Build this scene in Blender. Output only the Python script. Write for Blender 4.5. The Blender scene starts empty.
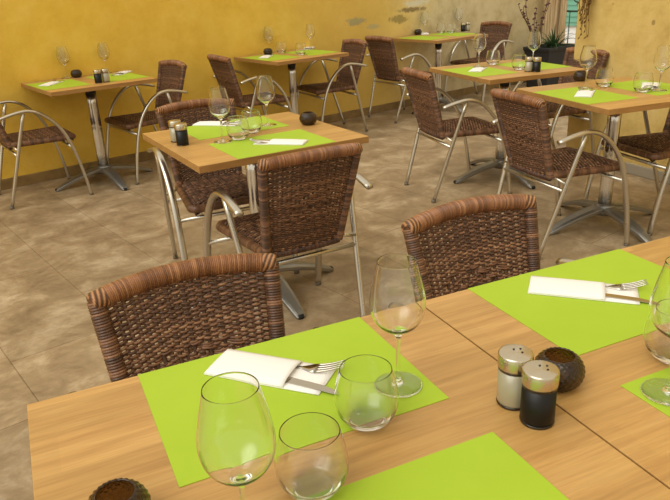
import bpy, math, random
from math import sin, cos, pi, radians, sqrt, atan2
from mathutils import Vector, Matrix

random.seed(7)
SC = bpy.context.scene
COL = SC.collection

# ------------------------------------------------------------------ camera
H = 1.3248
TH = 0.716                       # height of every table top
PITCH, ROLL, FPX = 0.38686, -0.045807, 676.6
F = Vector((0, cos(PITCH), -sin(PITCH)))
R0 = Vector((1, 0, 0)); U0 = R0.cross(F)
Rt = R0 * cos(ROLL) + U0 * sin(ROLL)
Up = Rt.cross(F)
cam = bpy.data.objects.new('camera', bpy.data.cameras.new('camera'))
COL.objects.link(cam)
cam.matrix_world = Matrix(((Rt.x, Up.x, -F.x, 0), (Rt.y, Up.y, -F.y, 0), (Rt.z, Up.z, -F.z, H), (0, 0, 0, 1)))
cam.data.sensor_width = 36; cam.data.lens = FPX / 670 * 36
cam.data.clip_start = 0.05; cam.data.clip_end = 200
SC.camera = cam

# ------------------------------------------------------------------ sky and sun
W = bpy.data.worlds.new('sky'); SC.world = W; W.use_nodes = True
wt_ = W.node_tree; bg = wt_.nodes['Background']
# bright overcast sky, clearest high up to the left of the courtyard
tc = wt_.nodes.new('ShaderNodeTexCoord'); dp = wt_.nodes.new('ShaderNodeVectorMath'); dp.operation = 'DOT_PRODUCT'
dp.inputs[1].default_value = Vector((-0.50, -0.42, 0.76)).normalized()
wt_.links.new(tc.outputs['Generated'], dp.inputs[0])
rp = wt_.nodes.new('ShaderNodeValToRGB'); e = rp.color_ramp.elements
e[0].position = 0.0; e[0].color = (0.56, 0.49, 0.38, 1); e[1].position = 1.0; e[1].color = (1, 0.97, 0.90, 1)
for p_, c_ in ((0.45, (0.56, 0.50, 0.40, 1)), (0.80, (0.60, 0.56, 0.47, 1))):
    q_ = e.new(p_); q_.color = c_
wt_.links.new(dp.outputs['Value'], rp.inputs[0])
hot = wt_.nodes.new('ShaderNodeMapRange'); hot.inputs[1].default_value = 0.86; hot.inputs[2].default_value = 0.97
hot.inputs[3].default_value = 1.5; hot.inputs[4].default_value = 4.6
wt_.links.new(dp.outputs['Value'], hot.inputs[0]); wt_.links.new(rp.outputs[0], bg.inputs[0]); wt_.links.new(hot.outputs[0], bg.inputs[1])
SC.cycles.max_bounces = 24; SC.cycles.transmission_bounces = 20; SC.cycles.glossy_bounces = 8
SC.cycles.sample_clamp_indirect = 30.0
SC.view_settings.view_transform = 'Standard'
SC.view_settings.look = 'None'
SC.view_settings.exposure = 0.08
SC.view_settings.gamma = 1
SC.view_settings.use_curve_mapping = False

# ------------------------------------------------------------------ materials
def lin(c):
    return tuple(((v / 255) / 12.92 if v / 255 <= 0.04045 else ((v / 255 + 0.055) / 1.055) ** 2.4) for v in c) + (1,)
def mat(name, col=(200, 200, 200), rough=0.5, metal=0.0, **kw):
    m = bpy.data.materials.new(name); m.use_nodes = True
    b = m.node_tree.nodes['Principled BSDF']
    b.inputs['Base Color'].default_value = lin(col)
    b.inputs['Roughness'].default_value = rough; b.inputs['Metallic'].default_value = metal
    for k, v in kw.items(): b.inputs[k.replace('_', ' ')].default_value = v
    return m
class NT:
    def __init__(s, m): s.t = m.node_tree; s.b = s.t.nodes['Principled BSDF']
    def n(s, ty, **kw):
        o = s.t.nodes.new(ty)
        for k, v in kw.items():
            if k.startswith('i_'):
                key = k[2:]; key = int(key) if key.isdigit() else key.replace('_', ' ')
                o.inputs[key].default_value = v
            else: setattr(o, k, v)
        return o
    def l(s, a, b): s.t.links.new(a, b)
    def coords(s, scale=(1, 1, 1), rot=(0, 0, 0), loc=(0, 0, 0)):
        tc = s.n('ShaderNodeTexCoord'); mp = s.n('ShaderNodeMapping')
        mp.inputs['Scale'].default_value = scale; mp.inputs['Rotation'].default_value = rot; mp.inputs['Location'].default_value = loc
        s.l(tc.outputs['Object'], mp.inputs[0]); return mp.outputs[0]
    def noise(s, vec, scale, detail=4, rough=0.55, dist=0):
        o = s.n('ShaderNodeTexNoise'); o.inputs['Scale'].default_value = scale; o.inputs['Detail'].default_value = detail
        o.inputs['Roughness'].default_value = rough; o.inputs['Distortion'].default_value = dist
        s.l(vec, o.inputs['Vector']); return o.outputs['Fac']
    def ramp(s, fac, stops):
        o = s.n('ShaderNodeValToRGB'); e = o.color_ramp.elements
        while len(e) < len(stops): e.new(0.5)
        for k, (p, c) in enumerate(stops):
            e[k].position = p; e[k].color = lin(c) if not isinstance(c, (int, float)) else (c, c, c, 1)
        s.l(fac, o.inputs[0]); return o.outputs[0]
    def mix(s, fac, a, b, mode='MIX'):
        o = s.n('ShaderNodeMix', data_type='RGBA', blend_type=mode)
        for sock, v in ((o.inputs[0], fac), (o.inputs[6], a), (o.inputs[7], b)):
            if isinstance(v, (int, float)): sock.default_value = v
            elif isinstance(v, tuple): sock.default_value = lin(v) if len(v) == 3 else v
            else: s.l(v, sock)
        return o.outputs[2]
    def math(s, op, a, b=0.0, c=None, clamp=False):
        o = s.n('ShaderNodeMath', operation=op, use_clamp=clamp)
        for sock, v in zip(o.inputs, (a, b, c)):
            if v is None: continue
            if isinstance(v, (int, float)): sock.default_value = v
            else: s.l(v, sock)
        return o.outputs[0]
    def color(s, c): s.l(c, s.b.inputs['Base Color'])
    def bump(s, h, strength=0.3, dist=0.01):
        o = s.n('ShaderNodeBump'); o.inputs['Strength'].default_value = strength; o.inputs['Distance'].default_value = dist
        s.l(h, o.inputs['Height']); s.l(o.outputs[0], s.b.inputs['Normal'])

def wood(name, edge=False, k=1.0):
    m = mat(name, (205, 160, 100), 0.42); t = NT(m)
    v = t.coords((1, 1, 1)); g = t.coords((2.2, 30, 30)); 
    g1 = t.noise(g, 1.6, 6, 0.6, 0.6); g2 = t.noise(t.coords((5, 120, 120)), 2.0, 3, 0.6)
    base = t.ramp(g1, [(0.2, (172, 128, 70)), (0.5, (198, 155, 90)), (0.8, (214, 174, 108))])
    fine = t.ramp(g2, [(0.3, 0.86), (0.6, 1.0)])
    br = t.n('ShaderNodeTexBrick', offset=0.37, squash=1.0)
    br.inputs['Scale'].default_value = 1; br.inputs['Mortar Size'].default_value = 0.0
    br.inputs['Brick Width'].default_value = 0.52; br.inputs['Row Height'].default_value = 0.088
    br.inputs['Color1'].default_value = (0.86, 0.84, 0.80, 1); br.inputs['Color2'].default_value = (1.04, 1.0, 0.98, 1)
    t.l(t.coords((1, 1, 1), loc=(0.13, 0.02, 0)), br.inputs['Vector'])
    c = t.mix(1.0, base, fine, 'MULTIPLY'); c = t.mix(1.0, c, br.outputs['Color'], 'MULTIPLY')
    if edge: c = t.mix(0.45, c, (112, 70, 32))
    t.color(c); t.bump(g2, 0.08, 0.002)
    return m
M = {}
M['wood'] = wood('oak_laminate'); M['wood_edge'] = wood('oak_edge', True)
M['steel'] = mat('brushed_aluminium', (205, 200, 188), 0.30, 1.0)
t = NT(M['steel']); t.l(t.ramp(t.noise(t.coords((1, 1, 1)), 60, 3), [(0.3, 0.27), (0.7, 0.33)]), t.b.inputs['Roughness'])
M['chrome'] = mat('polished_steel', (215, 212, 205), 0.14, 1.0)
M['cast'] = mat('cast_aluminium', (150, 148, 142), 0.42, 0.85)
M['black'] = mat('black_plastic', (24, 22, 22), 0.5)
M['rubber'] = mat('rubber', (30, 28, 26), 0.8); M['cap'] = mat('grey_plastic_cap', (112, 104, 90), 0.6)
def wicker(name, stops, rough=0.45):
    m = mat(name, (120, 80, 55), rough); t = NT(m)
    a = t.n('ShaderNodeAttribute', attribute_name='tone')
    n = t.noise(t.coords((1, 1, 1)), 90, 3)
    f = t.math('ADD', t.math('MULTIPLY', a.outputs['Fac'], 0.75), t.math('MULTIPLY', n, 0.25))
    t.color(t.ramp(f, stops)); t.bump(t.noise(t.coords((1, 1, 1)), 400, 2), 0.25, 0.001)
    return m
M['wicker'] = wicker('woven_rattan', [(0.1, (52, 36, 24)), (0.45, (98, 66, 44)), (0.7, (136, 96, 66)), (0.95, (178, 136, 98))])
M['wicker_rail'] = wicker('bound_rattan', [(0.1, (66, 42, 26)), (0.45, (128, 84, 50)), (0.7, (156, 106, 66)), (0.95, (190, 144, 98))], 0.4)
M['wicker_dark'] = wicker('dark_rattan', [(0.1, (38, 24, 18)), (0.5, (84, 54, 40)), (0.9, (128, 90, 66))])
m = mat('lime_paper', (172, 208, 38), 0.75); t = NT(m)
t.color(t.ramp(t.noise(t.coords((1, 1, 1)), 5, 4), [(0.3, (161, 188, 38)), (0.7, (168, 195, 46))])); t.bump(t.noise(t.coords((1, 1, 1)), 500, 2), 0.12, 0.001)
M['lime'] = m
m = mat('white_napkin', (240, 236, 230), 0.85); t = NT(m); t.bump(t.noise(t.coords((1, 1, 1)), 260, 3), 0.25, 0.001); M['napkin'] = m
M['cutlery'] = mat('stainless_cutlery', (190, 184, 172), 0.16, 1.0)
def glass(name, col=(0.975, 0.985, 0.975, 1), ior=1.47):
    m = mat(name, (255, 255, 255), 0.0, 0.0); b = m.node_tree.nodes['Principled BSDF']
    b.inputs['Base Color'].default_value = col; b.inputs['Transmission Weight'].default_value = 1; b.inputs['IOR'].default_value = ior
    return m
M['glass'] = glass('clear_glass')
M['bottle_glass'] = glass('shaker_glass')
M['smoke'] = mat('smoked_glass', (112, 90, 60), 0.08, 0.0, Transmission_Weight=0.92, IOR=1.45)
M['salt'] = mat('salt_fill', (156, 148, 120), 0.35, Coat_Weight=1.0)
M['pepper'] = mat('pepper_fill', (14, 11, 7), 0.4, Specular_IOR_Level=0.35)
M['wax'] = mat('candle_wax', (225, 205, 170), 0.5)
M['lid'] = mat('spun_steel', (205, 196, 176), 0.24, 1.0)
t = NT(M['lid']); tg = t.n('ShaderNodeTangent', direction_type='RADIAL', axis='Z')
t.b.inputs['Anisotropic'].default_value = 0.85; t.b.inputs['Anisotropic Rotation'].default_value = 0.25; t.l(tg.outputs[0], t.b.inputs['Tangent'])
M['planter'] = mat('planter_plastic', (36, 36, 38), 0.6)
M['soil'] = mat('soil', (50, 38, 28), 0.95)
M['leaf'] = mat('spiky_leaf', (52, 84, 40), 0.5)
M['stalk'] = mat('dry_stalk', (96, 74, 52), 0.8)
M['petal'] = mat('purple_petal', (96, 44, 66), 0.7)
M['dry'] = mat('dried_leaves', (110, 78, 36), 0.85)
M['iron'] = mat('painted_iron', (52, 78, 66), 0.5, 0.3)
m = mat('weathered_timber', (150, 122, 88), 0.8); t = NT(m)
t.color(t.ramp(t.noise(t.coords((14, 14, 0.8)), 3, 5), [(0.25, (140, 112, 76)), (0.5, (200, 174, 132)), (0.7, (236, 222, 190))])); M['timber'] = m
M['teal'] = mat('teal_paint', (116, 176, 156), 0.6)
M['whitewash'] = mat('whitewashed_wall', (236, 236, 238), 0.8)

# left wall: yellow distemper that gives way to bare pale plaster further along
def plaster_left():
    m = mat('yellow_plaster', (224, 180, 70), 0.85); t = NT(m)
    v = t.coords((1, 1, 1)); sx = t.n('ShaderNodeSeparateXYZ'); t.l(v, sx.inputs[0])
    big = t.noise(v, 1.3, 5, 0.6); mid = t.noise(v, 6, 6, 0.65); fine = t.noise(v, 45, 5, 0.7)
    yel = t.ramp(mid, [(0.25, (226, 184, 64)), (0.5, (236, 197, 78)), (0.75, (242, 207, 96))])
    yel = t.mix(t.ramp(big, [(0.4, 0.0), (0.7, 0.4)]), yel, (226, 178, 60))
    gry = t.ramp(mid, [(0.25, (188, 170, 124)), (0.5, (216, 200, 154)), (0.78, (230, 216, 178))])
    # faded, chalky zone between the two
    pos = t.math('ADD', sx.outputs[0], t.math('MULTIPLY', big, 0.9))
    f1 = t.ramp(t.math('DIVIDE', pos, 10.0), [(0.50, 0.0), (0.60, 1.0)])
    c = t.mix(t.math('MULTIPLY', f1, 1.0), yel, gry)
    f0 = t.ramp(t.math('DIVIDE', pos, 10.0), [(0.34, 0.0), (0.50, 0.45), (0.6, 0.0)])
    c = t.mix(f0, c, (206, 178, 108))
    # flaked patches, each with its own outline
    for (px, pz, rx, rz, col) in ((4.40, 0.90, 0.17, 0.045, (176, 164, 112)), (4.62, 0.84, 0.10, 0.03, (196, 178, 120)),
                                  (4.95, 0.88, 0.16, 0.05, (168, 146, 84)), (5.22, 1.02, 0.22, 0.05, (222, 214, 188)),
                                  (5.15, 0.96, 0.25, 0.03, (150, 128, 84)), (5.0, 1.35, 0.5, 0.2, (210, 196, 160))):
        dx = t.math('DIVIDE', t.math('SUBTRACT', sx.outputs[0], px), rx); dz = t.math('DIVIDE', t.math('SUBTRACT', sx.outputs[2], pz), rz)
        r2 = t.math('ADD', t.math('MULTIPLY', dx, dx), t.math('MULTIPLY', dz, dz))
        n = t.noise(v, 11 + px, 6, 0.75)
        s = t.math('SUBTRACT', t.math('ADD', t.math('MULTIPLY', n, 3.4), -0.9), r2)
        c = t.mix(t.ramp(s, [(0.0, 0.0), (0.55, 1.0)]), c, col)
    spots = t.ramp(t.noise(v, 13, 2, 0.4), [(0.78, 0.0), (0.83, 0.22)])
    c = t.mix(spots, c, (128, 96, 44))
    t.color(c)
    h = t.math('ADD', t.math('MULTIPLY', mid, 0.8), t.math('MULTIPLY', fine, 0.25)); t.bump(h, 0.45, 0.02)
    return m
M['wall_left'] = plaster_left()
m = mat('sand_plaster', (216, 184, 116), 0.88); t = NT(m); v = t.coords((1, 1, 1))
mid = t.noise(v, 5, 6, 0.65); c = t.ramp(mid, [(0.25, (184, 152, 80)), (0.5, (208, 178, 104)), (0.75, (220, 194, 128))])
c = t.mix(t.ramp(t.noise(v, 9, 2, 0.4), [(0.73, 0.0), (0.76, 0.6)]), c, (120, 86, 46))
t.color(c); t.bump(t.math('ADD', mid, t.math('MULTIPLY', t.noise(v, 60, 5, 0.7), 0.2)), 0.5, 0.02); M['wall_right'] = m
m = mat('ochre_baseboard', (150, 118, 66), 0.7); t = NT(m)
t.color(t.ramp(t.noise(t.coords((1, 1, 1)), 9, 5), [(0.3, (120, 96, 56)), (0.7, (158, 128, 76))])); M['skirt'] = m
m = mat('grey_baseboard', (160, 150, 132), 0.6); M['skirt_grey'] = m
# floor of large stone-look tiles laid along the wall
m = mat('stone_tiles', (168, 150, 124), 0.5); t = NT(m)
v = t.coords((1, 1, 1)); v2 = t.coords((1, 1, 1), loc=(0.065, 0.10, 0), rot=(0, 0, 0))
rot = t.coords((1, 1, 1), rot=(0, 0, radians(90)), loc=(-0.02, 0.03, 0))
br = t.n('ShaderNodeTexBrick', offset=0.5); br.inputs['Scale'].default_value = 1
br.inputs['Brick Width'].default_value = 0.86; br.inputs['Row Height'].default_value = 0.43
br.inputs['Mortar Size'].default_value = 0.0028; br.inputs['Mortar Smooth'].default_value = 0.3
br.inputs['Color1'].default_value = (0.88, 0.87, 0.86, 1); br.inputs['Color2'].default_value = (1.05, 1.04, 1.03, 1); br.inputs['Mortar'].default_value = (0.62, 0.58, 0.53, 1)
t.l(rot, br.inputs['Vector'])
b1 = t.noise(v, 4.5, 8, 0.68, 0.4); b2 = t.noise(t.coords((1, 2.2, 1)), 14, 6, 0.7, 0.8)
c = t.ramp(b1, [(0.28, (124, 103, 76)), (0.5, (160, 138, 106)), (0.72, (200, 181, 150))])
c = t.mix(1.0, c, t.ramp(b2, [(0.3, 0.80), (0.52, 1.0), (0.72, 1.16)]), 'MULTIPLY')
c = t.mix(1.0, c, br.outputs['Color'], 'MULTIPLY'); t.color(c)
t.l(t.ramp(b2, [(0.3, 0.4), (0.7, 0.62)]), t.b.inputs['Roughness']); t.bump(t.math('SUBTRACT', b2, t.math('MULTIPLY', br.outputs['Fac'], 1.5)), 0.15, 0.004)
M['floor'] = m

# ------------------------------------------------------------------ mesh helpers
class MB:
    def __init__(s): s.v = []; s.f = []; s.t = []; s.mi = []; s.sm = []
    def add(s, vs, fs, tone=0.5, mi=0, smooth=True):
        o = len(s.v); s.v += [tuple(p) for p in vs]
        s.t += list(tone) if isinstance(tone, (list, tuple)) else [tone] * len(vs)
        for f in fs: s.f.append(tuple(i + o for i in f)); s.mi.append(mi); s.sm.append(smooth)
    def box(s, x0, x1, y0, y1, z0, z1, **k):
        vs = [(x, y, z) for z in (z0, z1) for y in (y0, y1) for x in (x0, x1)]
        s.add(vs, [(0, 2, 3, 1), (4, 5, 7, 6), (0, 1, 5, 4), (2, 6, 7, 3), (0, 4, 6, 2), (1, 3, 7, 5)], smooth=False, **k)
    def tube(s, pts, r, n=8, flat=1.0, up=(0, 0, 1), tone=0.5, cap=True, mi=0, tonef=None, lobes=None):
        """sweep; flat = radius factor along the side direction (tangent x up)"""
        P = [Vector(p) for p in pts]; vs = []; ts = []
        N0 = Vector(up)
        for i, p in enumerate(P):
            T = (P[min(i + 1, len(P) - 1)] - P[max(i - 1, 0)]).normalized()
            A = N0 - T * N0.dot(T)
            if A.length < 1e-4: A = T.orthogonal()
            A.normalize(); N0 = A if lobes is None and up == (0, 0, 1) else Vector(up)
            B = T.cross(A)
            rr = r(i / (len(P) - 1)) if callable(r) else r
            ff = flat(i / (len(P) - 1)) if callable(flat) else flat
            for k in range(n):
                a = 2 * pi * k / n; q = rr * (lobes(a) if lobes else 1)
                vs.append(p + A * (cos(a) * q) + B * (sin(a) * q * ff))
                ts.append(tonef(i / (len(P) - 1), a) if tonef else tone)
        fs = [(i * n + k, i * n + (k + 1) % n, (i + 1) * n + (k + 1) % n, (i + 1) * n + k) for i in range(len(P) - 1) for k in range(n)]
        if cap: fs += [tuple(range(n))[::-1], tuple((len(P) - 1) * n + k for k in range(n))]
        s.add(vs, fs, ts, mi)
    def lathe(s, prof, n=32, c=(0, 0, 0), tone=0.5, mi=0, close=False, rf=None):
        vs = []; idx = []
        for (r, z) in prof:
            if r < 1e-6: idx.append([len(vs)] * n); vs.append((c[0], c[1], c[2] + z))
            else:
                idx.append(list(range(len(vs), len(vs) + n)))
                for k in range(n):
                    a = 2 * pi * k / n; q = r * (rf(a, z) if rf else 1)
                    vs.append((c[0] + q * cos(a), c[1] + q * sin(a), c[2] + z))
        fs = []
        pairs = list(zip(idx, idx[1:])) + ([(idx[-1], idx[0])] if close else [])
        for A, B in pairs:
            for k in range(n):
                q = [A[k], A[(k + 1) % n], B[(k + 1) % n], B[k]]; u = []
                for i in q:
                    if i not in u: u.append(i)
                if len(u) > 2: fs.append(tuple(u))
        s.add(vs, fs, tone, mi)
    def prism(s, poly, z0, z1, mi=0, top_off=None):
        n = len(poly); vs = [(x, y, z0) for x, y in poly] + [(x, y, z1) for x, y in poly]
        s.add(vs, [tuple(range(n))[::-1], tuple(range(n, 2 * n))] + [(k, (k + 1) % n, n + (k + 1) % n, n + k) for k in range(n)], mi=mi, smooth=False)
    def mesh(s, name, mats):
        me = bpy.data.meshes.new(name); me.from_pydata(s.v, [], s.f)
        for mm in (mats if isinstance(mats, (list, tuple)) else [mats]): me.materials.append(mm)
        me.polygons.foreach_set('material_index', s.mi); me.polygons.foreach_set('use_smooth', s.sm)
        a = me.attributes.new('tone', 'FLOAT', 'POINT'); a.data.foreach_set('value', s.t)
        me.update(); return me
    def build(s, name, mats, parent=None, loc=None, rz=None, bevel=None, keep_normals=False):
        me = s.mesh(name, mats)
        if not keep_normals:
            import bmesh
            bm = bmesh.new(); bm.from_mesh(me); bmesh.ops.recalc_face_normals(bm, faces=bm.faces); bm.to_mesh(me); bm.free()
        o = bpy.data.objects.new(name, me); COL.objects.link(o)
        if parent: o.parent = parent
        if loc: o.location = loc
        if rz is not None: o.rotation_euler.z = rz
        if bevel:
            b = o.modifiers.new('bevel', 'BEVEL'); b.width = bevel; b.segments = 2; b.limit_method = 'ANGLE'
        return o
def tag(o, label=None, cat=None, group=None, kind=None):
    for k, v in (('label', label), ('category', cat), ('group', group), ('kind', kind)):
        if v: o[k] = v
    return o
def empty(name, loc=(0, 0, 0), rz=0.0):
    o = bpy.data.objects.new(name, None); COL.objects.link(o); o.empty_display_size = 0.1
    o.location = loc; o.rotation_euler = (0, 0, rz); return o
def copy_tree(o, parent=None):
    c = o.copy(); COL.objects.link(c); c.parent = parent
    for ch in [x for x in bpy.data.objects if x.parent == o]: copy_tree(ch, c)
    return c
def catmull(pts, m=8):
    P = [Vector(p) for p in pts]; P = [P[0] * 2 - P[1]] + P + [P[-1] * 2 - P[-2]]; out = []
    for i in range(1, len(P) - 2):
        for k in range(m):
            t = k / m; a, b, c, d = P[i - 1:i + 3]
            out.append(0.5 * ((2 * b) + (c - a) * t + (2 * a - 5 * b + 4 * c - d) * t * t + (3 * b - a - 3 * c + d) * t ** 3))
    out.append(P[-2]); return out
def ray(px, py, z):                      # a floor or table point seen at a measured spot of the survey picture
    D = F + Rt * ((px - 335) / FPX) + Up * ((250 - py) / FPX)
    t = (z - H) / D.z; return (D.x * t, D.y * t)

# ------------------------------------------------------------------ setting
WA = radians(38.05)
UW = Vector((cos(WA), sin(WA))); NW = Vector((-sin(WA), cos(WA)))
def uw(u, n, z=0): p = UW * u + NW * n; return (p.x, p.y, z)
b = MB(); b.box(-4, 13, -5, 9, -0.1, 0)
tag(b.build('floor', M['floor'], rz=WA), kind='structure')
WO = 5.135
b = MB(); b.box(-4, 7.38, WO, WO + 0.3, 0, 2.6)
tag(b.build('wall_left', M['wall_left'], rz=WA), kind='structure')
b = MB(); b.box(-4, 7.38, WO - 0.015, WO, 0, 0.075)
tag(b.build('baseboard_left', M['skirt'], rz=WA, bevel=0.004), kind='structure')
SA = atan2(-0.893, 0.45)
b = MB(); b.box(-0.57, 5.5, 0, 0.35, 0, 3.4)
tag(b.build('wall_right', M['wall_right'], loc=(2.0, 4.39, 0), rz=SA), kind='structure')
b = MB(); b.box(-0.57, 5.5, -0.014, 0, 0, 0.07)
tag(b.build('baseboard_right', M['skirt_grey'], loc=(2.0, 4.39, 0), rz=SA, bevel=0.004), kind='structure')
# door frame at the end of the left wall
b = MB(); b.box(7.38, 7.46, 4.94, WO + 0.2, 0, 2.3)
tag(b.build('trim_1', M['timber'], rz=WA, bevel=0.006), kind='structure')

# ------------------------------------------------------------------ rattan chair
def build_chair():
    root = empty('rattan_chair')
    Zb, Zt = 0.385, 0.751
    def hw(t): return 0.150 + 0.033 * t
    def S(s, t, off=0.0):
        y = -0.196 - 0.107 * t - 0.030 * (1 - s * s) * (0.35 + 0.65 * t) + off
        z = Zb + (Zt - Zb) * t + 0.012 * (1 - s * s) * t
        return Vector((s * hw(t), y, z))
    # woven back panel
    b = MB(); NS = 20; rows = 72
    stake = [(-0.92 + 1.84 * j / (NS - 1)) for j in range(NS)]
    for j, s in enumerate(stake):
        b.tube([S(s, t / 14 * 0.97) for t in range(15)], 0.0032, 6, flat=1.5, tone=random.uniform(0.15, 0.4), cap=False)
    for k in range(rows):
        t = 0.02 + 0.93 * k / (rows - 1); pts = []
        dia = 0.3 < t < 0.62
        for i in range(4 * (NS + 1) + 1):
            x = i / 4 - 1
            s = -0.965 + 1.93 * (i / (4 * (NS + 1)))
            c = x - (NS - 1) / 2
            if dia and abs(c) < 6.5 and ((abs(c) + abs(t - 0.46) * 34) % 4) < 2:
                off = 0.0050 * cos(pi * (x * 0.5 + (k // 3) * 1.0)); dz = 0.0012 * sin(pi * x * 0.5)
            else:
                off = 0.0036 * cos(pi * (x + k)); dz = 0.0006 * sin(pi * x)
            p = S(s, t, off); p.z += dz + 0.0010 * sin(s * 9 + k * 1.7); pts.append(p)
        tn = random.uniform(0.25, 0.85)
        b.tube(pts, 0.0030, 6, tone=tn, cap=False, tonef=lambda q, a, tn=tn: tn + 0.10 * sin(q * 47 + tn * 90))
    back = b.build('backrest', M['wicker'], root, keep_normals=True)
    # bound side rails and bottom rail
    for sd in (-1, 1):
        b = MB(); L = 420
        pts = [S(sd, t / L) for t in range(L + 1)]
        tn = [random.uniform(0.1, 0.8) for _ in range(90)]
        b.tube(pts, lambda q: 0.0162 + 0.0022 * abs(sin(q * pi * 66)), 12, tone=0.4, tonef=lambda q, a: tn[int(q * 66)])
        b.build('side_rail', M['wicker'], root, keep_normals=True)
    b = MB(); tn3 = [random.uniform(0.1, 0.6) for _ in range(90)]
    b.tube([S(-1 + 2 * i / 200, 0.0) + Vector((0, 0, -0.004)) for i in range(201)], lambda q: 0.0125 + 0.0014 * abs(sin(q * pi * 50)), 10, tonef=lambda q, a: tn3[int(q * 50)])
    b.build('bottom_rail', M['wicker_dark'], root, keep_normals=True)
    b = MB(); L = 800; tn2 = [random.uniform(0.3, 0.9) for _ in range(120)]
    def railt(q, a):
        e = min(q, 1 - q)
        if e < 0.075: return 0.98 if (sin(a * 4 + q * 2 * 120) > 0.15) else 0.05
        return tn2[int(q * 100)]
    def railr(q):
        e = min(q, 1 - q); base = 0.0195 + (0.0022 * abs(sin(q * pi * 100)) if e > 0.075 else 0.0012)
        return base * min(1, 0.55 + 0.45 * (max(e, 0) / 0.012) ** 0.5)
    b.tube([S(-1.06 + 2.12 * i / L, 1.0) for i in range(L + 1)], railr, 20, tonef=railt)
    b.build('top_rail', M['wicker_rail'], root, keep_normals=True)
    # seat: woven pad with rolled edge
    b = MB()
    def Q(s, t, off=0):                      # t 0 rear .. 1 front
        w = 0.158 + 0.036 * t; e = (abs(s) ** 6)
        return Vector((s * w * (1 - 0.05 * max(0, t - 0.9) * 10 * abs(s)), -0.205 + 0.395 * t, 0.418 - 0.012 * sin(pi * t) * (1 - s * s) - 0.022 * e - (0.02 * max(0, (t - 0.9) / 0.1) ** 2) + off))
    NS = 20
    for j in range(NS):
        s = -0.97 + 1.94 * j / (NS - 1)
        b.tube([Q(s, i / 16) for i in range(17)], 0.0028, 5, tone=random.uniform(0.15, 0.4), cap=False)
    for k in range(46):
        t = 0.01 + 0.98 * k / 45
        tn = random.uniform(0.25, 0.85)
        b.tube([Q(-1 + 2 * i / 80, t, 0.0042 * cos(pi * (i / 4 + k))) for i in range(81)], 0.0038, 5, cap=False, tonef=lambda q, a, tn=tn: tn + 0.2 * sin(q * 39 + tn * 80))
    # underside
    n1 = 12
    vs = []; fs = []
    for i in range(n1 + 1):
        for j in range(n1 + 1): p = Q(-1 + 2 * i / n1, j / n1); p.z -= 0.010; vs.append(p)
    for i in range(n1):
        for j in range(n1): a = i * (n1 + 1) + j; fs.append((a, a + 1, a + n1 + 2, a + n1 + 1))
    b.add(vs, fs, 0.1)
    b.build('seat', M['wicker'], root, keep_normals=True)
    b = MB(); tns = [random.uniform(0.2, 0.7) for _ in range(220)]
    ring = [(-0.160, -0.20), (-0.178, 0.0), (-0.196, 0.165), (-0.18, 0.19), (0.18, 0.19), (0.196, 0.165), (0.178, 0.0), (0.160, -0.20)]
    pts = []
    for (x0, y0), (x1, y1) in zip(ring, ring[1:]):
        m_ = max(4, int(sqrt((x1 - x0) ** 2 + (y1 - y0) ** 2) / 0.0035))
        pts += [(x0 + (x1 - x0) * i / m_, y0 + (y1 - y0) * i / m_, 0.397) for i in range(m_)]
    b.tube(pts, lambda q: 0.0175 + 0.0012 * abs(sin(q * pi * 110)), 10, tonef=lambda q, a: tns[int(q * 110)])
    b.build('seat_rim', M['wicker'], root, keep_normals=True)
    # aluminium frame
    for sd in (-1, 1):
        x = 0.26 * sd
        b = MB()
        prof = [(-0.256, 0.583), (-0.17, 0.604), (-0.09, 0.613), (-0.02, 0.594), (0.045, 0.545), (0.107, 0.465), (0.15, 0.36), (0.182, 0.23), (0.205, 0.1), (0.217, 0.012)]
        b.tube(catmull([(x, y, z) for y, z in prof], 6), 0.0105, 14, flat=1.5)
        a = b.build('armrest', M['steel'], root)
        f = MB(); f.lathe([(0, 0), (0.0135, 0), (0.0135, 0.012), (0.0, 0.013)], 12, c=(x, 0.218, 0)); f.build('foot_cap', M['cap'], a)
        b = MB()
        top = Vector((0.257 * sd, -0.105, 0.600)); bot = Vector((0.206 * sd, -0.280, 0.010))
        b.tube([top.lerp(bot, i / 10) for i in range(11)], 0.0115, 12)
        a = b.build('leg', M['steel'], root)
        f = MB(); f.lathe([(0, 0), (0.0135, 0), (0.0135, 0.018), (0.0, 0.019)], 12, c=(bot.x, bot.y - 0.002, 0)); f.build('foot_cap', M['cap'], a)
        b = MB()                                  # bracket tying the back to the leg
        b.tube([(0.158 * sd, -0.198, 0.392), (0.19 * sd, -0.185, 0.385), (0.236 * sd, -0.178, 0.374)], 0.007, 8)
        b.build('bracket', M['steel'], root)
    b = MB(); b.tube([(-0.234, -0.184, 0.338), (0.234, -0.184, 0.338)], 0.009, 10); b.build('stretcher', M['steel'], root)
    b = MB(); b.tube([(-0.258, 0.152, 0.345), (0.258, 0.152, 0.345)], 0.009, 10)
    for x in (-0.15, 0.15): b.tube([(x, 0.152, 0.345), (x, 0.140, 0.385)], 0.006, 8)
    b.build('stretcher', M['steel'], root)
    return root
chair0 = build_chair()
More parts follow.
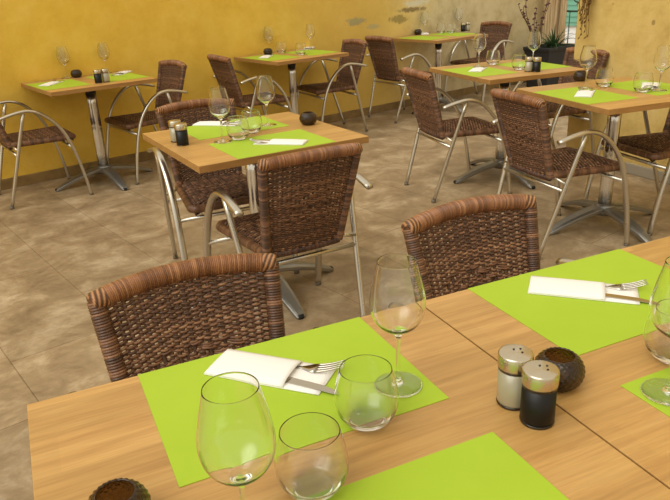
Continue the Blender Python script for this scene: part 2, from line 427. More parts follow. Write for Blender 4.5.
CH = [
 (-1.973, 4.543, -54.9, 'rattan chair at far left edge, only seat and metal arms in view', 'chairs at the left wall table'),
 (-1.379, 5.000, 129.2, 'rattan chair with narrow upright back on the right side of the left wall table', 'chairs at the left wall table'),
 (-0.518, 3.071, 205.3, 'rattan chair tucked behind the middle-left table, facing the viewer', 'chairs at the middle-left table'),
 (-0.210, 2.529, 28.3, 'rattan chair in front of the middle-left table, open woven back towards the viewer', 'chairs at the middle-left table'),
 (-0.582, 5.641, -58.2, 'rattan chair leaning back at the left of the centre wall table', 'chairs at the centre wall table'),
 (-0.010, 6.105, 118.0, 'rattan chair at the right of the centre wall table, back in front of yellow wall', 'chairs at the centre wall table'),
 (0.745, 6.677, -55.9, 'rattan chair against the wall on the left of the farthest table', 'chairs at the farthest table'),
 (1.600, 7.400, 129.4, 'dark rattan chair on the right of the farthest table, before the pale bare plaster', 'chairs at the farthest table'),
 (0.827, 4.234, -72.7, 'rattan chair at the left of the table near the planter, four metal legs visible', 'chairs at the right rear table'),
 (1.510, 4.679, 112.0, 'rattan chair half hidden behind the right table, in front of the planter', 'chairs at the right rear table'),
 (1.169, 3.300, -69.1, 'large rattan chair with curved metal arm on the left of the right table', 'chairs at the right table'),
 (1.760, 3.570, 108.0, 'rattan chair cut off by the right edge, seat pointing at the right table', 'chairs at the right table'),
 (-0.181, 1.000, 204.6, 'rattan chair back behind the left front table, tan bound top rail, nearest chair', 'chairs at the front tables'),
 (0.474, 1.324, 204.6, 'rattan chair back behind the front table seam, right of the tall wine glass', 'chairs at the front tables'),
]
for i, (x, y, a, lab, g) in enumerate(CH):
    c = chair0 if i == 0 else copy_tree(chair0)
    c.location = (x, y, 0); c.rotation_euler = (0, 0, radians(a)); tag(c, lab, 'chair', g)

# ------------------------------------------------------------------ tables
def build_table(w, d):
    root = empty('pedestal_table')
    b = MB(); b.box(-w / 2, w / 2, -d / 2, d / 2, TH - 0.027, TH)
    # top face keeps the oak face, sides take the edge band
    b.mi = [1, 0, 1, 1, 1, 1]
    b.build('tabletop', [M['wood'], M['wood_edge']], root, bevel=0.0015)
    b = MB(); b.box(-0.16, 0.16, -0.16, 0.16, TH - 0.037, TH - 0.0275); b.tube([(0, 0, TH - 0.06), (0, 0, TH - 0.037)], 0.06, 20)
    b.build('mounting_plate', M['black'], root)
    b = MB()
    b.tube([(0, 0, 0.115 + (TH - 0.15 - 0.03) * i / 6) for i in range(7)], 0.036, 40, up=(1, 0, 0), lobes=lambda a: 0.86 + 0.16 * abs(cos(2 * a)) ** 0.6)
    b.build('column', M['chrome'], root)
    b = MB(); b.lathe([(0, 0.06), (0.05, 0.062), (0.058, 0.085), (0.052, 0.115), (0.04, 0.122), (0, 0.122)], 28)
    b.build('hub', M['cast'], root)
    for k in range(4):
        a = k * pi / 2; ca, sa = cos(a), sin(a); b = MB(); vs = []; fs = []
        prof = [(0.03, 0.112, 0.040), (0.09, 0.104, 0.042), (0.16, 0.090, 0.040), (0.23, 0.070, 0.035), (0.29, 0.048, 0.029), (0.335, 0.028, 0.024), (0.36, 0.014, 0.019)]
        cs = [(-1, -1.0), (-1, -0.25), (-0.55, 0), (0.55, 0), (1, -0.25), (1, -1.0)]
        for r, z, wd in prof:
            for cx, cz in cs:
                yy = cx * wd; zz = z + cz * 0.026 * (1 if z > .03 else z / .03); vs.append((r * ca - yy * sa, r * sa + yy * ca, zz))
        m_ = len(cs)
        for i in range(len(prof) - 1):
            for j in range(m_): fs.append((i * m_ + j, i * m_ + (j + 1) % m_, (i + 1) * m_ + (j + 1) % m_, (i + 1) * m_ + j))
        fs += [tuple(range(m_)), tuple((len(prof) - 1) * m_ + j for j in range(m_))]
        b.add(vs, fs, smooth=False); f = b.build('foot', M['cast'], root, bevel=0.003)
        p = MB(); p.lathe([(0, 0), (0.016, 0), (0.018, 0.012), (0.014, 0.018), (0, 0.019)], 14, c=(0.348 * ca, 0.348 * sa, 0)); p.build('foot_pad', M['rubber'], f)
    return root
sq = build_table(0.7198, 0.7054); wt = build_table(0.7186, 0.6493)
def tb(first, src, corner, yaw, w, d, lab):
    o = src if first else copy_tree(src)
    c, s = cos(yaw), sin(yaw)
    o.location = (corner[0] + w / 2 * c + d / 2 * s, corner[1] + w / 2 * s - d / 2 * c, 0)
    o.rotation_euler = (0, 0, yaw); tag(o, lab, 'table', 'oak topped pedestal tables'); return o
T = {}
T['T1'] = tb(1, sq, (-0.4983, 0.9073), 0.4208, 0.7198, 0.7054, 'left of the two front oak tables, nearest to the viewer')
c_, s_ = cos(0.4208), sin(0.4208)
T['T2'] = tb(0, sq, (-0.4983 + 0.7225 * c_, 0.9073 + 0.7225 * s_), 0.4208, 0.7198, 0.7054, 'right of the two front oak tables, cut off by the right edge')
T['T3'] = tb(0, sq, (-0.8182, 2.9461), 0.5203, 0.7198, 0.7054, 'square oak table in the middle left between two rattan chairs')
T['T7'] = tb(0, sq, (0.6878, 4.6588), 0.3745, 0.7198, 0.7054, 'oak table in front of the black planter')
T['T8'] = tb(0, sq, (1.0082, 3.6643), 0.3413, 0.7198, 0.7054, 'oak table at the right by the sand-coloured wall')
T['T4'] = tb(1, wt, (-2.1306, 4.8314), 0.6638, 0.7186, 0.6493, 'oak table against the yellow wall at far left')
T['T5'] = tb(0, wt, (-0.7755, 5.8896), 0.6645, 0.7186, 0.6493, 'oak table against the yellow wall at top centre')
T['T6'] = tb(0, wt, (0.6346, 6.9965), 0.6645, 0.7186, 0.6493, 'farthest oak table where yellow paint turns to bare plaster')

# ------------------------------------------------------------------ placemats
MW, MD = 0.4164, 0.303
LW = {'T1': 'left front table', 'T2': 'right front table', 'T3': 'middle-left table', 'T4': 'left wall table', 'T5': 'centre wall table', 'T6': 'farthest table', 'T7': 'table before the planter', 'T8': 'right table'}
SIZE = {k: (0.7198, 0.7054) for k in T}
for k in ('T4', 'T5', 'T6'): SIZE[k] = (0.7186, 0.6493)
def loc(tk, u, v, z=0.0):                 # u, v measured from the table's centre (v toward +local y)
    o = T[tk]; a = o.rotation_euler.z
    return (o.location.x + u * cos(a) - v * sin(a), o.location.y + u * sin(a) + v * cos(a), TH + z)
def build_mat():
    b = MB(); n = 12; vs = []; fs = []
    for k in range(2):
        for i in range(n + 1):
            for j in range(n + 1): vs.append((-MW / 2 + MW * i / n, -MD / 2 + MD * j / n, 0.0002 + 0.0010 * k))
    q = (n + 1) ** 2
    for i in range(n):
        for j in range(n):
            a = i * (n + 1) + j; fs += [(a, a + 1, a + n + 2, a + n + 1)[::-1], (q + a, q + a + n + 1, q + a + n + 2, q + a + 1)[::1]]
    for i in range(n):
        fs += [(i * (n + 1), (i + 1) * (n + 1), q + (i + 1) * (n + 1), q + i * (n + 1)), (i * (n + 1) + n, (i + 1) * (n + 1) + n, q + (i + 1) * (n + 1) + n, q + i * (n + 1) + n), (i, i + 1, q + i + 1, q + i), (n * (n + 1) + i, n * (n + 1) + i + 1, q + n * (n + 1) + i + 1, q + n * (n + 1) + i)]
    b.add(vs, fs, smooth=False); return b.build('placemat', M['lime'])
mat0 = build_mat(); mat_used = []
class Setting:                            # one diner's place: o = centre of the mat, a = direction the diner looks
    def __init__(s, tk, u, v, ang):
        s.o = loc(tk, u, v); s.a = T[tk].rotation_euler.z + ang; s.tk = tk
    def at(s, fwd, left, z=0.0):
        return (s.o[0] + fwd * cos(s.a) - left * sin(s.a), s.o[1] + fwd * sin(s.a) + left * cos(s.a), TH + z)
def place(tk, u, v, ang, lab):
    s = Setting(tk, u, v, ang)
    o = mat0 if not mat_used else mat0.copy()
    if mat_used: COL.objects.link(o)
    mat_used.append(o); o.location = s.o; o.rotation_euler = (0, 0, s.a - pi / 2)
    tag(o, lab, 'placemat', 'lime green placemats'); return s
ST = {}
E_ = 0.0008
hD = 0.7054 / 2; hW = 0.7198 / 2
ST['1a'] = place('T1', 0.1733 + MW / 2 - hW, hD - MD / 2 - E_, -pi / 2, 'lime placemat at the far edge of the left front table, under the left napkin')
ST['1b'] = place('T1', 0.5971 - MW / 2 - hW, -hD + MD / 2 + E_, pi / 2, 'lime placemat cut off by the bottom edge of the photo')
ST['2a'] = place('T2', 0.117 + MW / 2 - hW, hD - MD / 2 - E_, -pi / 2, 'lime placemat at the far edge of the right front table')
ST['2b'] = place('T2', 0.1165 + MW / 2 - hW, -hD + MD / 2 + E_, pi / 2, 'lime placemat corner under the right wine glass at the right edge')
ST['3a'] = place('T3', 0.0, hD - MD / 2 - .002, -pi / 2, 'lime placemat on the back half of the middle-left table')
ST['3b'] = place('T3', 0.0, -hD + MD / 2 + .002, pi / 2, 'lime placemat on the front half of the middle-left table')
for tk, nm in (('T7', 'table before the planter'), ('T8', 'right table by the sand-coloured wall')):
    ST[tk[1] + 'a'] = place(tk, -hW + MD / 2 + .002, 0.0, 0, 'lime placemat on the left side of the ' + nm)
    ST[tk[1] + 'b'] = place(tk, hW - MD / 2 - .002, 0.0, pi, 'lime placemat on the right side of the ' + nm)
for tk, nm in (('T4', 'left wall table'), ('T5', 'centre wall table'), ('T6', 'farthest table')):
    ST[tk[1] + 'a'] = place(tk, -hW + MD / 2 + .002, 0.0, 0, 'lime placemat on the left side of the ' + nm)
    ST[tk[1] + 'b'] = place(tk, hW - MD / 2 - .002, 0.0, pi, 'lime placemat on the right side of the ' + nm)

# ------------------------------------------------------------------ glasses
def shell(out, thick, bottom, n=60):
    """closed glass shell: smooth outer profile, inner wall offset by thick(z), inner floor at height bottom"""
    P = [Vector((p.x, p.y)) for p in catmull([(r, z, 0) for r, z in out], 7)]
    P = [p for p in P]
    for p in P: p.x = max(p.x, 0.0)
    inner = []
    for i, p in enumerate(P):
        a, b = P[max(i - 1, 0)], P[min(i + 1, len(P) - 1)]; d = (b - a).normalized(); nrm = Vector((-d.y, d.x))
        q = p + nrm * thick(p.y)
        if q.y > bottom and q.x > 0.002 and p.x > 0.012 and (not inner or q.y > inner[-1].y): inner.append(q)
    rc = (P[-1] + inner[-1]) / 2; rr = (P[-1] - inner[-1]).length / 2
    rim = [(rc.x + rr * cos(t), rc.y + rr * sin(t)) for t in (0.5, 1.05, 1.57, 2.1, 2.64)]
    f = inner[0]
    floor_ = [(f.x * k, bottom + (f.y - bottom) * k ** 3 - 0.0) for k in (0.85, 0.6, 0.3)] + [(0.0, bottom)]
    prof = [(0.0, P[0].y)] + [(p.x, p.y) for p in P if p.x > 1e-5] + rim + [(q.x, q.y) for q in inner[::-1]] + floor_
    b = MB(); b.lathe(prof, n); return b
def wine_glass():
    root = empty('wine_glass')
    out = [(0.0, 0.0), (0.015, 0.0), (0.030, 0.0), (0.0362, 0.0006), (0.0374, 0.0018), (0.0355, 0.0030), (0.020, 0.0052), (0.0085, 0.0078), (0.0042, 0.0125), (0.0034, 0.025), (0.0032, 0.050), (0.0035, 0.075), (0.0048, 0.088), (0.0095, 0.0950), (0.019, 0.1015), (0.0300, 0.1105), (0.0378, 0.122), (0.0418, 0.135), (0.0426, 0.148), (0.0408, 0.164), (0.0372, 0.182), (0.0330, 0.200), (0.0300, 0.214)]
    shell(out, lambda z: 0.0008 + 0.0010 * max(0, min(1, (0.118 - z) / 0.018)), 0.0995).build('bowl_and_stem', M['glass'], root); return root
def tumbler():
    root = empty('tumbler')
    out = [(0.0, 0.0), (0.012, 0.0), (0.022, 0.0), (0.0258, 0.0012), (0.0345, 0.0085), (0.0432, 0.0215), (0.0468, 0.0360), (0.0463, 0.0490), (0.0438, 0.0640), (0.0405, 0.0780), (0.0376, 0.0895)]
    shell(out, lambda z: 0.0010 + 0.0030 * max(0, min(1, (0.022 - z) / 0.016)), 0.0075).build('bowl', M['glass'], root); return root
wg0 = wine_glass(); tu0 = tumbler(); used = {}
def put(src, pos, rz, lab, cat, group):
    o = src if src.name not in used else copy_tree(src)
    used[src.name] = 1
    o.location = pos; o.rotation_euler = (0, 0, rz); return tag(o, lab, cat, group)
LIFT = 0.0015
def dflt(k, dx=0.0, dy=0.0): return ST[k].at(0.10 + dx, 0.163 + dy)
def P_(px, py, z=0.0003):
    p = Vector(ray(px, py, TH));  k = p.dot(NW)
    if k > 5.085: p *= 5.085 / k                 # keep clear of the left wall
    return (p.x, p.y, TH + z)
WG = [
 ((-0.1155, 0.600, TH + LIFT), 'wine glass nearest the viewer, cut off at the bottom left of centre'),
 ((0.0905, 0.911, TH + LIFT), 'tall wine glass at the right corner of the left front placemat'),
 ((0.492, 0.857, TH + LIFT), 'wine glass cut off by the right edge of the photo'),
 (P_(223.2, 142, LIFT), 'left wine glass on the middle-left table'),
 (P_(268, 125.5, LIFT), 'right wine glass on the middle-left table'),
 (P_(67, 78, LIFT), 'left wine glass on the left wall table'),
 (P_(107, 73, LIFT), 'right wine glass on the left wall table'),
 (P_(269.5, 47.5, LIFT), 'left wine glass on the centre wall table'),
 (P_(311, 49.5, LIFT), 'right wine glass on the centre wall table'),
 (P_(424.5, 29.5, LIFT), 'left wine glass on the farthest table'),
 (P_(458.5, 29.5, LIFT), 'right wine glass on the farthest table'),
 (P_(478.7, 67.2, LIFT), 'wine glass on the left placemat of the table before the planter'),
 (P_(532.5, 66, LIFT), 'wine glass just behind the shakers on the table before the planter'),
 (P_(585.4, 88.6, LIFT), 'wine glass on the left placemat of the right table'),
 (P_(658.8, 90.7, LIFT), 'wine glass on the right placemat of the right table'),
]
for p, lab in WG: put(wg0, p, 0, lab, 'wine glass', 'wine glasses')
TU = [
 ((0.0355, 0.822, TH + LIFT), 'stemless tumbler right of the left napkin on lime placemat'),
 ((-0.0415, 0.687, TH + 0.0015), 'stemless tumbler nearest the viewer, right of the nearest wine glass'),
 ((0.545, 0.955, TH + 0.0015), 'stemless tumbler behind the wine glass at the right edge'),
 (P_(239, 139.3, LIFT), 'front tumbler on the middle-left table'),
 (P_(252, 132.5, 0.0015), 'rear tumbler on the middle-left table'),
 (P_(281.6, 53.0, LIFT), 'left tumbler on the centre wall table'),
 (P_(300.9, 55, LIFT), 'right tumbler on the centre wall table'),
 (P_(441, 33, 0.0015), 'left tumbler on the farthest table'),
 (P_(451, 33, 0.0015), 'right tumbler on the farthest table'),
 (P_(492.7, 64.5, LIFT), 'left tumbler on the table before the planter'),
 (P_(518.8, 69.5, 0.0015), 'right tumbler left of the salt shaker before the planter'),
 (P_(603.5, 86.5, 0.0015), 'left tumbler on the right table'),
 (P_(642, 92, 0.0015), 'right tumbler on the right table'),
]
for p, lab in TU: put(tu0, p, 0, lab, 'tumbler', 'stemless tumblers')

# ------------------------------------------------------------------ shakers and tealight holders
def shaker(name, fill):
    root = empty(name)
    b = MB(); b.lathe([(0, 0.004), (0.0235, 0.004), (0.0243, 0.007), (0.0243, 0.060), (0.0, 0.060)], 40); b.build('body', fill, root)
    b = MB(); b.lathe([(0, 0), (0.0236, 0), (0.0246, 0.0015), (0.0246, 0.004), (0, 0.004)], 40); b.lathe([(0, 0.0566), (0.0247, 0.0566), (0.0247, 0.0600), (0, 0.0600)], 40); b.build('glass_base', M['smoke'], root)
    b = MB(); b.lathe([(0.0, 0.060), (0.0250, 0.060), (0.0256, 0.062), (0.0256, 0.0790), (0.0246, 0.0808), (0.0225, 0.0814), (0.0, 0.0806)], 48); L = b.build('lid', M['lid'], root)
    for a in (0.3, 1.9, -1.3):
        h = MB(); h.lathe([(0, 0.0800), (0.0016, 0.0800), (0.0016, 0.0816), (0, 0.0816)], 12, c=(0.007 * cos(a) + 0.006, 0.007 * sin(a) + 0.002, 0)); h.build('hole', M['black'], L)
    return root
salt0 = shaker('salt_shaker', M['salt']); pep0 = shaker('pepper_shaker', M['pepper'])
for o in (salt0, pep0): o.scale = (1.0, 1.0, 1.06)
def holder():
    root = empty('tealight_holder'); b = MB()
    n = 132; R = 0.0385; zc = 0.031; vs = []; fs = []
    outer = []
    for i in range(49):
        ph = -pi / 2 + 0.62 + i * (pi / 2 - 0.62 + 0.86) / 48; outer.append((R * cos(ph), zc + R * 0.86 * sin(ph) + 0.0, ph))
    zmin = outer[0][1]
    prof = [(0, 0.0, None)] + [(r, z - zmin, ph) for r, z, ph in outer]
    top = prof[-1]
    prof += [(top[0] - 0.002, top[1] + 0.001, None), (top[0] - 0.0035, top[1] - 0.001, None)]
    prof += [(r - 0.004, z - zmin - 0.0005, ph) for r, z, ph in outer[::-1][1:-3]] + [(0, 0.006, None)]
    idx = []
    for r, z, ph in prof:
        if r < 1e-6: idx.append([len(vs)] * n); vs.append((0, 0, z)); continue
        idx.append(list(range(len(vs), len(vs) + n)))
        for k in range(n):
            a = 2 * pi * k / n; q = r
            if ph is not None: q = r + 0.0019 * (abs(sin(a * 11 + ph * 9)) * abs(sin(a * 11 - ph * 9)) - 0.4)
            vs.append((q * cos(a), q * sin(a), z))
    for A, B in zip(idx, idx[1:]):
        for k in range(n):
            u = []
            for i in (A[k], A[(k + 1) % n], B[(k + 1) % n], B[k]):
                if i not in u: u.append(i)
            if len(u) > 2: fs.append(tuple(u))
    b.add(vs, fs); b.build('cup', M['smoke'], root)
    b = MB(); b.lathe([(0, 0.0075), (0.018, 0.0075), (0.018, 0.017), (0.0, 0.016)], 24); c = b.build('candle', M['wax'], root)
    b = MB(); b.tube([(0, 0, 0.016), (0.001, 0, 0.022)], 0.0008, 6); b.build('wick', M['black'], c)
    return root
hol0 = holder()
put(salt0, (0.2575, 0.855, TH), 0.5, 'steel-lidded glass shaker of pale salt on the front tables', 'salt shaker', 'salt shakers')
put(pep0, (0.280, 0.808, TH), 0.3, 'steel-lidded shaker of dark pepper, nearest shaker, on the front tables', 'pepper shaker', 'pepper shakers')
put(salt0, P_(177, 141.5), 0.2, 'pale salt shaker behind the black shaker on the middle-left table', 'salt shaker', 'salt shakers')
put(pep0, P_(183.0, 145), 0.2, 'black pepper shaker at the left end of the middle-left table', 'pepper shaker', 'pepper shakers')
put(pep0, P_(98.8, 83), 0.2, 'black pepper shaker at the front edge of the left wall table', 'pepper shaker', 'pepper shakers')
put(salt0, P_(106.5, 82), 0.2, 'pale salt shaker at the front edge of the left wall table', 'salt shaker', 'salt shakers')
put(salt0, P_(528.5, 71.5), 0.2, 'pale salt shaker on the table before the planter', 'salt shaker', 'salt shakers')
put(pep0, P_(536.3, 71.8), 0.2, 'black pepper shaker on the table before the planter', 'pepper shaker', 'pepper shakers')
put(pep0, P_(463, 31.5), 0.2, 'black pepper shaker at the right of the farthest table', 'pepper shaker', 'pepper shakers')
put(salt0, P_(467.5, 31), 0.2, 'salt shaker right of the black shaker on the farthest table', 'salt shaker', 'salt shakers')
for p, lab in (((0.338, 0.896, TH), 'smoked glass tealight holder behind the front shakers'),
               (P_(122, 527), 'smoked glass tealight holder cut off at the bottom left edge'),
               (P_(308.5, 124.5), 'dark tealight holder at the right end of the middle-left table'),
               (P_(77, 77.5), 'dark tealight holder near the back of the left wall table'),
               (P_(268.2, 55.0), 'dark tealight holder at the left of the centre wall table'),
               (P_(418, 31.0), 'dark tealight holder at the left of the farthest table'),
               (P_(580, 81.0), 'dark tealight holder at the back edge of the right table')):
    put(hol0, p, 0.4, lab, 'tealight holder', 'round tealight holders')

# ------------------------------------------------------------------ napkins, forks, knives (long axis +x, pocket opens at +x)
def napkin():
    root = empty('folded_napkin'); n = 16
    def sheet(b, x0, x1f, x1b, z, th, puff):
        vs = []; fs = []; m_ = 8
        for k in range(2):
            for i in range(n + 1):
                for j in range(m_ + 1):
                    v = -0.0405 + 0.081 * j / m_; xe = x1f + (x1b - x1f) * j / m_
                    x = x0 + (xe - x0) * i / n
                    zz = z + puff * sin(pi / 2 * min(1, 0.12 + 1.8 * i / n)) * max(0, sin(pi * j / m_)) ** 0.6 + k * th
                    vs.append((x, v, zz))
        q = (n + 1) * (m_ + 1); w = m_ + 1
        for i in range(n):
            for j in range(m_):
                a = i * w + j; fs += [(a, a + 1, a + w + 1, a + w), (q + a, q + a + w, q + a + w + 1, q + a + 1)]
        for i in range(n): fs += [(i * w, i * w + w, q + i * w + w, q + i * w), (i * w + m_, i * w + w + m_, q + i * w + w + m_, q + i * w + m_)]
        for j in range(m_): fs += [(j, j + 1, q + j + 1, q + j), (n * w + j, n * w + j + 1, q + n * w + j + 1, q + n * w + j)]
        b.add(vs, fs)
    b = MB(); sheet(b, -0.103, 0.103, 0.103, 0.0015, 0.0022, 0.0); b.build('bottom_fold', M['napkin'], root)
    b = MB(); sheet(b, -0.102, 0.041, 0.041, 0.0040, 0.0016, 0.0065); b.build('pocket', M['napkin'], root)
    return root
def fork():
    b = MB()
    def z(x): return 0.0046 + (0.0 if x < 0.04 else 3.6 * (x - 0.04) ** 2)
    xs = [-0.09 + i * 0.008 for i in range(17)]
    vs = []; fs = []
    def hwd(x):
        if x < -0.02: return 0.0055 + (-0.02 - x) * 0.03
        if x < 0.035: return 0.0032
        return 0.0032 + 0.0096 * min(1, (x - 0.035) / 0.020)
    xs = [-0.09, -0.06, -0.03, 0.0, 0.02, 0.035, 0.040, 0.045, 0.050, 0.055, 0.062]
    for x in xs:
        for s, k in ((-1, 0), (1, 0), (1, 1), (-1, 1)): vs.append((x, s * hwd(x), z(x) + 0.0012 * k))
    for i in range(len(xs) - 1):
        for k in range(4): fs.append((i * 4 + k, i * 4 + (k + 1) % 4, i * 4 + 4 + (k + 1) % 4, i * 4 + 4 + k))
    fs += [(0, 1, 2, 3), tuple(len(vs) - 4 + k for k in range(4))]
    b.add(vs, fs)
    for j in range(4):
        y = -0.0106 + 0.00707 * j
        b.tube([(0.061 + 0.046 * i / 8, y * (1 - 0.05 * i / 8), z(0.061 + 0.046 * i / 8) + 0.0006) for i in range(9)], lambda q: 0.0022 * (1 - 0.5 * q), 8)
    return b.build('fork', M['cutlery'])
def knife():
    b = MB(); xs = [-0.10, -0.06, -0.02, 0.0, 0.015, 0.03, 0.06, 0.09, 0.105, 0.113, 0.118]
    hi = [0.006, 0.0055, 0.005, 0.0055, 0.0075, 0.0085, 0.0088, 0.0082, 0.006, 0.0025, -0.003]; vs = []; fs = []
    for x, h in zip(xs, hi):
        for y, k in ((-0.0065 if x > 0 else -0.005, 0), (h, 0), (h, 1), (-0.0065 if x > 0 else -0.005, 1)): vs.append((x, y, 0.0046 + (0.0016 if x > 0.01 else 0.0026) * k * (0.5 if x > .1 else 1)))
    for i in range(len(xs) - 1):
        for k in range(4): fs.append((i * 4 + k, i * 4 + (k + 1) % 4, i * 4 + 4 + (k + 1) % 4, i * 4 + 4 + k))
    fs += [(0, 1, 2, 3), tuple(len(vs) - 4 + k for k in range(4))]
    b.add(vs, fs, smooth=False); return b.build('table_knife', M['cutlery'], bevel=0.0006)
nap0, fork0, knife0 = napkin(), fork(), knife()
def cover(c, a, where, cut=True, dz=LIFT):
    put(nap0, (c[0], c[1], TH + dz - 0.0013), a, 'folded white napkin ' + where, 'napkin', 'folded white napkins')
    if cut:
        ca, sa = cos(a), sin(a)
        put(fork0, (c[0] + 0.012 * ca - 0.019 * sa, c[1] + 0.012 * sa + 0.019 * ca, TH + dz - 0.0018), a + 0.10, 'fork in the white napkin ' + where, 'fork', 'forks in the napkins')
        put(knife0, (c[0] + 0.012 * ca + 0.016 * sa, c[1] + 0.012 * sa - 0.016 * ca, TH + dz - 0.0018), a - 0.10, 'knife in the white napkin ' + where, 'knife', 'knives in the napkins')
cover((-0.1165, 0.9675), radians(-21.6), 'on the left front table')
cover((0.4915, 1.2155), radians(-20.0), 'on the right front table')
def C2(px, py): return ray(px, py, TH)
def dirang(k): return ST[k].a + pi / 4
cover(C2(281, 143), dirang('3b'), 'on the front of the middle-left table')
cover(C2(217, 124.5), dirang('3a'), 'on the back of the middle-left table')
cover(C2(51.5, 84), dirang('4a'), 'on the left of the left wall table')
cover(C2(122, 73.5), dirang('4b'), 'on the right of the left wall table')
cover(C2(266, 57), dirang('5a'), 'on the left of the centre wall table')
cover(C2(309, 48.7), dirang('5b'), 'on the right of the centre wall table')
cover(C2(425, 34), dirang('6a'), 'on the left of the farthest table')
cover(C2(478, 70), dirang('7a'), 'on the left of the table before the planter')
cover(C2(585, 94.0), dirang('8a'), 'on the left of the right table')
cover(C2(650, 86.5), dirang('8b'), 'on the right of the right table')

# ------------------------------------------------------------------ planter, flowers, hanging plant, gate
def spiky(name, cx, cy, z0, n, lmin, lmax, seed, w=0.011, spread=0.6):
    rd = random.Random(seed); b = MB()
    for i in range(n):
        a = rd.uniform(0, 2 * pi); L = rd.uniform(lmin, lmax); el = rd.uniform(spread * 0.1, spread)
        pts = []; bend = rd.uniform(0.1, 0.7)
        for k in range(9):
            t = k / 8; e = el + bend * t * t
            pts.append((cx + L * t * sin(e) * cos(a), cy + L * t * sin(e) * sin(a), z0 + L * t * cos(e)))
        vs = []; fs = []
        sd = Vector((-sin(a), cos(a), 0))
        for k, p in enumerate(pts):
            t = k / 8; ww = w * (1 - t) ** 0.7 + 0.0008; P = Vector(p)
            for q in (P - sd * ww, P + Vector((0, 0, -0.25 * ww)), P + sd * ww, P + Vector((0, 0, 0.002))): vs.append(q)
        for k in range(8):
            for j in range(4): fs.append((k * 4 + j, k * 4 + (j + 1) % 4, k * 4 + 4 + (j + 1) % 4, k * 4 + 4 + j))
        fs += [(0, 1, 2, 3), (32, 33, 34, 35)]
        b.add(vs, fs)
    return b
PC = (2.57, 8.06)
root = empty('planter', (PC[0], PC[1], 0), WA)
b = MB(); vs = []; 
for z, k in ((0, 0.80), (0.40, 0.98), (0.43, 1.04), (0.46, 1.04), (0.46, 0.94), (0.40, 0.92)):
    for sx, sy in ((-1, -1), (1, -1), (1, 1), (-1, 1)): vs.append((sx * 0.24 * k, sy * 0.17 * k, z))
fs = [(0, 1, 2, 3)] + [(i * 4 + j, i * 4 + (j + 1) % 4, i * 4 + 4 + (j + 1) % 4, i * 4 + 4 + j) for i in range(5) for j in range(4)] + [(20, 21, 22, 23)]
b.add(vs, fs, smooth=False, mi=0); b.mi[-1] = 1
b.build('pot', [M['planter'], M['soil']], root, bevel=0.006)
tag(root, 'black planter by the doorway behind the right rear table', 'planter')
b = spiky('agave', 0, 0, 0, 60, 0.18, 0.36, 3, 0.013, 1.1)
tag(b.build('spiky_plant', M['leaf'], loc=(PC[0] + 0.05, PC[1], 0.40)), 'dark green plant with spiky leaves growing in the black planter', 'plant')
# flowering stems
rd = random.Random(5); root = empty('flowering_plant', (PC[0] - 0.14, PC[1] + 0.02, 0.40))
b = MB(); fl = MB()
for i in range(9):
    a = rd.uniform(0, 2 * pi); L = rd.uniform(0.38, 0.62); tip = Vector((0.16 * cos(a) - 0.06, 0.10 * sin(a), L))
    pts = [Vector((0.02 * cos(a), 0.02 * sin(a), 0)).lerp(tip, t / 8) + Vector((0.02 * sin(t * 0.8 + i), 0, 0)) for t in range(9)]
    b.tube(pts, 0.0035, 6)
    for j in range(5):
        p = pts[8 - j] + Vector((rd.uniform(-.02, .02), rd.uniform(-.02, .02), 0))
        for k in range(5):
            an = k * 2 * pi / 5 + rd.random(); q = p + Vector((cos(an), sin(an), rd.uniform(-.2, .6))) * 0.016
            fl.tube([p, p.lerp(q, .5) + Vector((0, 0, .003)), q], lambda s: 0.001 + 0.006 * sin(pi * min(.95, s + .1)), 6)
b.build('stem', M['stalk'], root); fl.build('blossom', M['petal'], root)
tag(root, 'thin dry stems with dark purple flowers left of the spiky plant', 'plant')
# hanging dried plant on the right wall
rd = random.Random(11); b = MB()
hx, hy = 1.80 - 0.03, 4.79 - 0.02
for i in range(26):
    x0 = rd.uniform(-0.055, 0.045); L = rd.uniform(0.15, 0.42); o_ = rd.uniform(0.0, 0.03)
    pts = []
    for k in range(9):
        t = k / 8
        pts.append((x0 * (1 - 0.4 * t) + 0.012 * sin(5 * t + i), -0.01 - o_ + 0.01 * sin(4 * t + i), -L * t))
    b.tube(pts, lambda q: 0.0028 * (1 - 0.6 * q), 5)
    for k in range(2, 9, 2):
        p = Vector(pts[k]); an = rd.uniform(-1, 1); q = p + Vector((0.016 * an, -0.008, -0.018))
        b.tube([p, p.lerp(q, .5), q], lambda s: 0.0008 + 0.0045 * sin(pi * min(.95, s + .05)), 5)
b.tube([(0, 0.02, 0.0), (0, -0.035, 0.0)], 0.004, 6)
tag(b.build('dried_plant', M['dry'], loc=(hx, hy, 1.28), rz=SA), 'bunch of dried brown foliage hanging on the sand-coloured wall', 'dried plant')
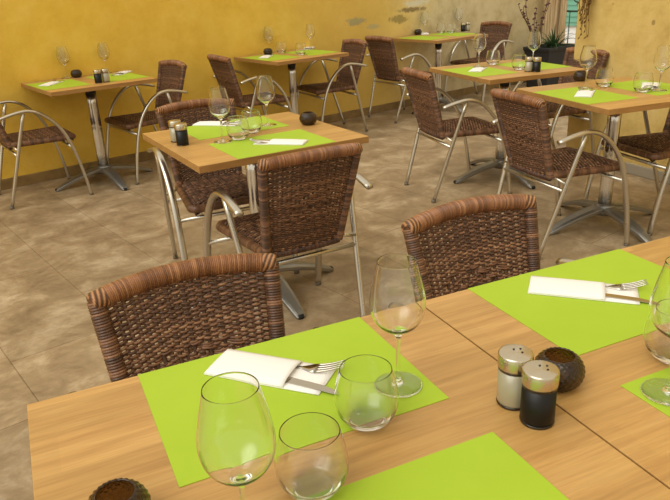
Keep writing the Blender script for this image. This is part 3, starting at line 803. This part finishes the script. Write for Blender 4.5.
# iron gate
GU = 7.5
root = empty('iron_gate', uw(GU, 5.08), WA - pi / 2)
def bar(name, pts, r, n=8):
    b = MB(); b.tube(pts, r, n); return b.build(name, M['iron'], root)
def scroll(cx, cz, R, s=1, turns=1.7, ph=0.0):
    return [(cx + s * R * (1 - 0.8 * k / 40) * cos(ph + turns * 2 * pi * k / 40), 0, cz + R * (1 - 0.8 * k / 40) * sin(ph + turns * 2 * pi * k / 40)) for k in range(41)]
bar('gate_stile', [(0.0, 0, 0.02), (0.0, 0, 1.15)], 0.016)
bar('gate_stile', [(0.86, 0, 0.02), (0.86, 0, 1.15)], 0.016)
bar('gate_rail', [(0.0, 0, 0.12), (0.86, 0, 0.12)], 0.011)
bar('gate_rail', [(0.0, 0, 0.80), (0.86, 0, 0.80)], 0.011)
bar('gate_rail', [(0.0, 0, 1.13), (0.86, 0, 1.13)], 0.011)
for i in range(1, 8):
    bar('gate_bar', [(0.1075 * i + 0.01, 0, 0.12), (0.1075 * i + 0.01, 0, 0.80)], 0.006)
for i in range(4):
    bar('gate_scroll', scroll(0.11 + 0.215 * i, 0.965, 0.095, 1 if i % 2 else -1, 1.6, 0.5), 0.008)
tag(root, 'dark iron gate with scrolls in the doorway gap behind the planter', 'gate')
# timber posts of the doorway
for u_, n_, w_, lab in ((7.30, 4.98, 0.055, 'broad weathered timber post at the end of the pale plaster wall'),
                        (7.42, 4.895, 0.032, 'narrow weathered timber post beside the iron gate')):
    root = empty('timber_post', uw(u_, n_), WA)
    b = MB(); b.box(-w_, w_, -w_, w_, 0, 2.3); b.build('shaft', M['timber'], root, bevel=0.008)
    b = MB(); b.box(-w_ - .01, w_ + .01, -w_ - .01, w_ + .01, 0, 0.06); b.build('foot_block', M['timber'], root, bevel=0.004)
    tag(root, lab, 'post')
# white house with teal shutters beyond the gate
root = empty('neighbouring_house', uw(11.2, 7.0), WA)
b = MB(); b.box(0, 0.3, -4, 3, 0, 3.2); b.build('wall', M['whitewash'], root)
for y0 in (-0.55, ):
    b = MB(); b.box(-0.05, 0.0, y0, y0 + 1.1, 0.30, 2.0)
    for k in range(17): b.box(-0.065, -0.05, y0 + 0.06, y0 + 1.04, 0.36 + 0.095 * k, 0.42 + 0.095 * k)
    b.build('shutter', M['teal'], root)
tag(root, 'white house wall with teal shutter seen through the iron gate', 'building')
